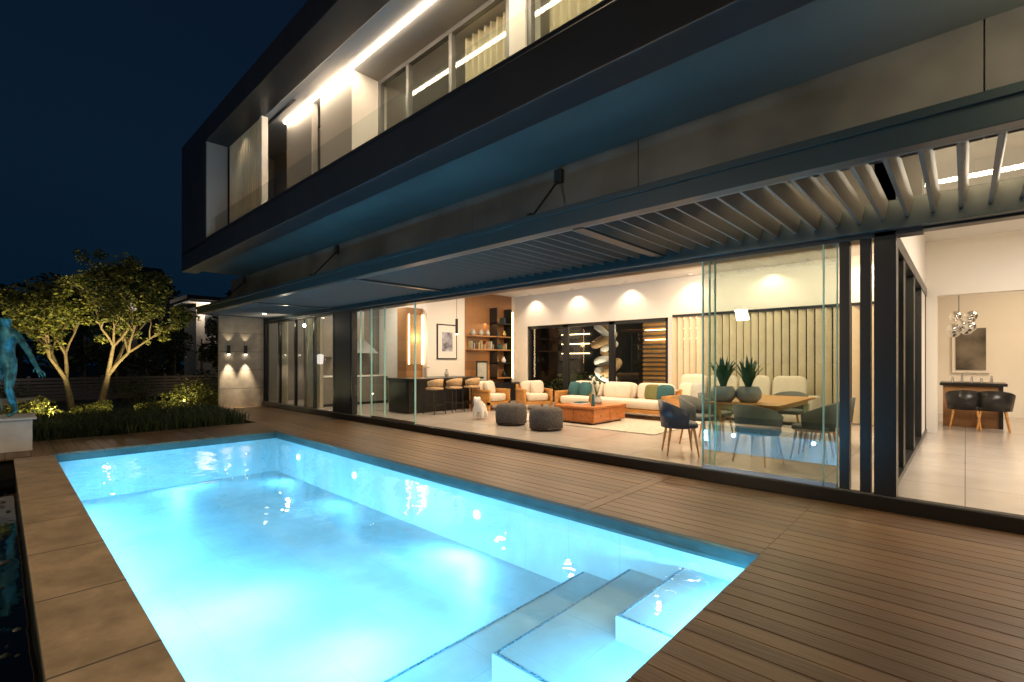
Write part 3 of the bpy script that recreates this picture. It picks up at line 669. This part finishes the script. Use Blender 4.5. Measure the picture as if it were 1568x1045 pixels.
hb=B(); hp=Vector((-11.72,.06,.56))+er*.13+ef*.17+Vector((0,0,1.62)); hb.sup(*hp,.02,.02,.03,M_bronze,1,10,8)
hb.cyl(tuple(hp+Vector((0,0,.02))+er*.04-ef*.02),tuple(hp+Vector((0,0,.02))+er*.045),.012,.008,M_bronze)
hb.done('face_details',S)
lamp('SPOT','statue_fill',(-10.9,-1.2,.05),50,(.22,.68,1),None,(-11.7,0,1.6),.03,60,.6)  # added cyan fill standing in for pool glow on the figure
# fence
b=B()
for i in range(7): b.box(-29,-28.95,-16,14,.05+i*.15-.3,.05+i*.15-.19,M_fence)
y=-16
while y<14: b.box(-29.1,-29,y,y+.1,-.42,.85,M_fence); y+=2.4
b.done('garden_fence')
lamp('POINT','garden_fill',(-27.5,6.8,.4),14,(1,.7,.4),None,size=.08)  # small lamps added as ambient fill so the fence shows
lamp('POINT','garden_fill',(-27.5,-.5,1.6),25,(.9,.85,.8),None,size=.3)
b=B(); b.box(-24.2,-24,-6,.9,-.42,.2,M_plinth); b.done('low_garden_wall')
# neighbour house
NH=empty('neighbour_house'); b=B()
b.box(-54,-44,6.9,9.2,-.4,6.6,M_fence)
b.add([(-54,6.88,5.2),(-44,6.88,5.2),(-44,6.88,6.6),(-49,6.88,9.0),(-54,6.88,6.6)],[(0,1,2,3,4)],M_white)
b.add([(-43.4,6.3,6.4),(-43.4,9.3,6.4),(-49,9.3,9.2),(-49,6.3,9.2),(-54.6,6.3,6.4),(-54.6,9.3,6.4)],[(0,1,2,3),(3,2,5,4)],M_roof)
b.add([(-43.4,6.3,6.25),(-43.4,9.3,6.25),(-49,9.3,9.05),(-49,6.3,9.05)],[(3,2,1,0)],M_wh)
b.box(-40,-36,8.3,13,5.3,5.45,M_wh); b.box(-40.2,-35.8,8.1,13,5.45,5.7,M_roof); b.box(-40,-37,8.9,13,-.4,5.3,M_soff)
b.box(-36.99,-36.95,9.4,10.4,3.4,4.6,M_frame)
b.done('walls_and_roof',NH)
lamp('POINT','neighbour_lamp',(-36.4,9.5,4.8),110,(1,.8,.6),NH,size=.1)
lamp('POINT','neighbour_lamp',(-45,5.4,6.4),160,(1,.85,.7),NH,size=.1)
# distant trees
b=B(); random.seed(9); cs=[]
for i in range(60):
    x=U(-75,-50); y=-45+i*1.25
    h=U(5,9.5)
    for k in range(5): cs.append(((x+U(-2,2),y+U(-2,2),h*U(.3,1)),U(1.3,2.6)))
    b.cyl((x,y,-.4),(x,y,h*.7),.2,.1,M_far,6,False)
leaves(b,cs,22000,.38,(M_far,M_far)); b.done('distant_tree_line')
sun=bpy.data.lights.new('moonlight','SUN'); sun.energy=.01; sun.color=(.6,.75,1); sun.angle=.01; so=bpy.data.objects.new('moonlight',sun); sc.collection.objects.link(so); so.rotation_euler=(math.radians(50),0,math.radians(60))
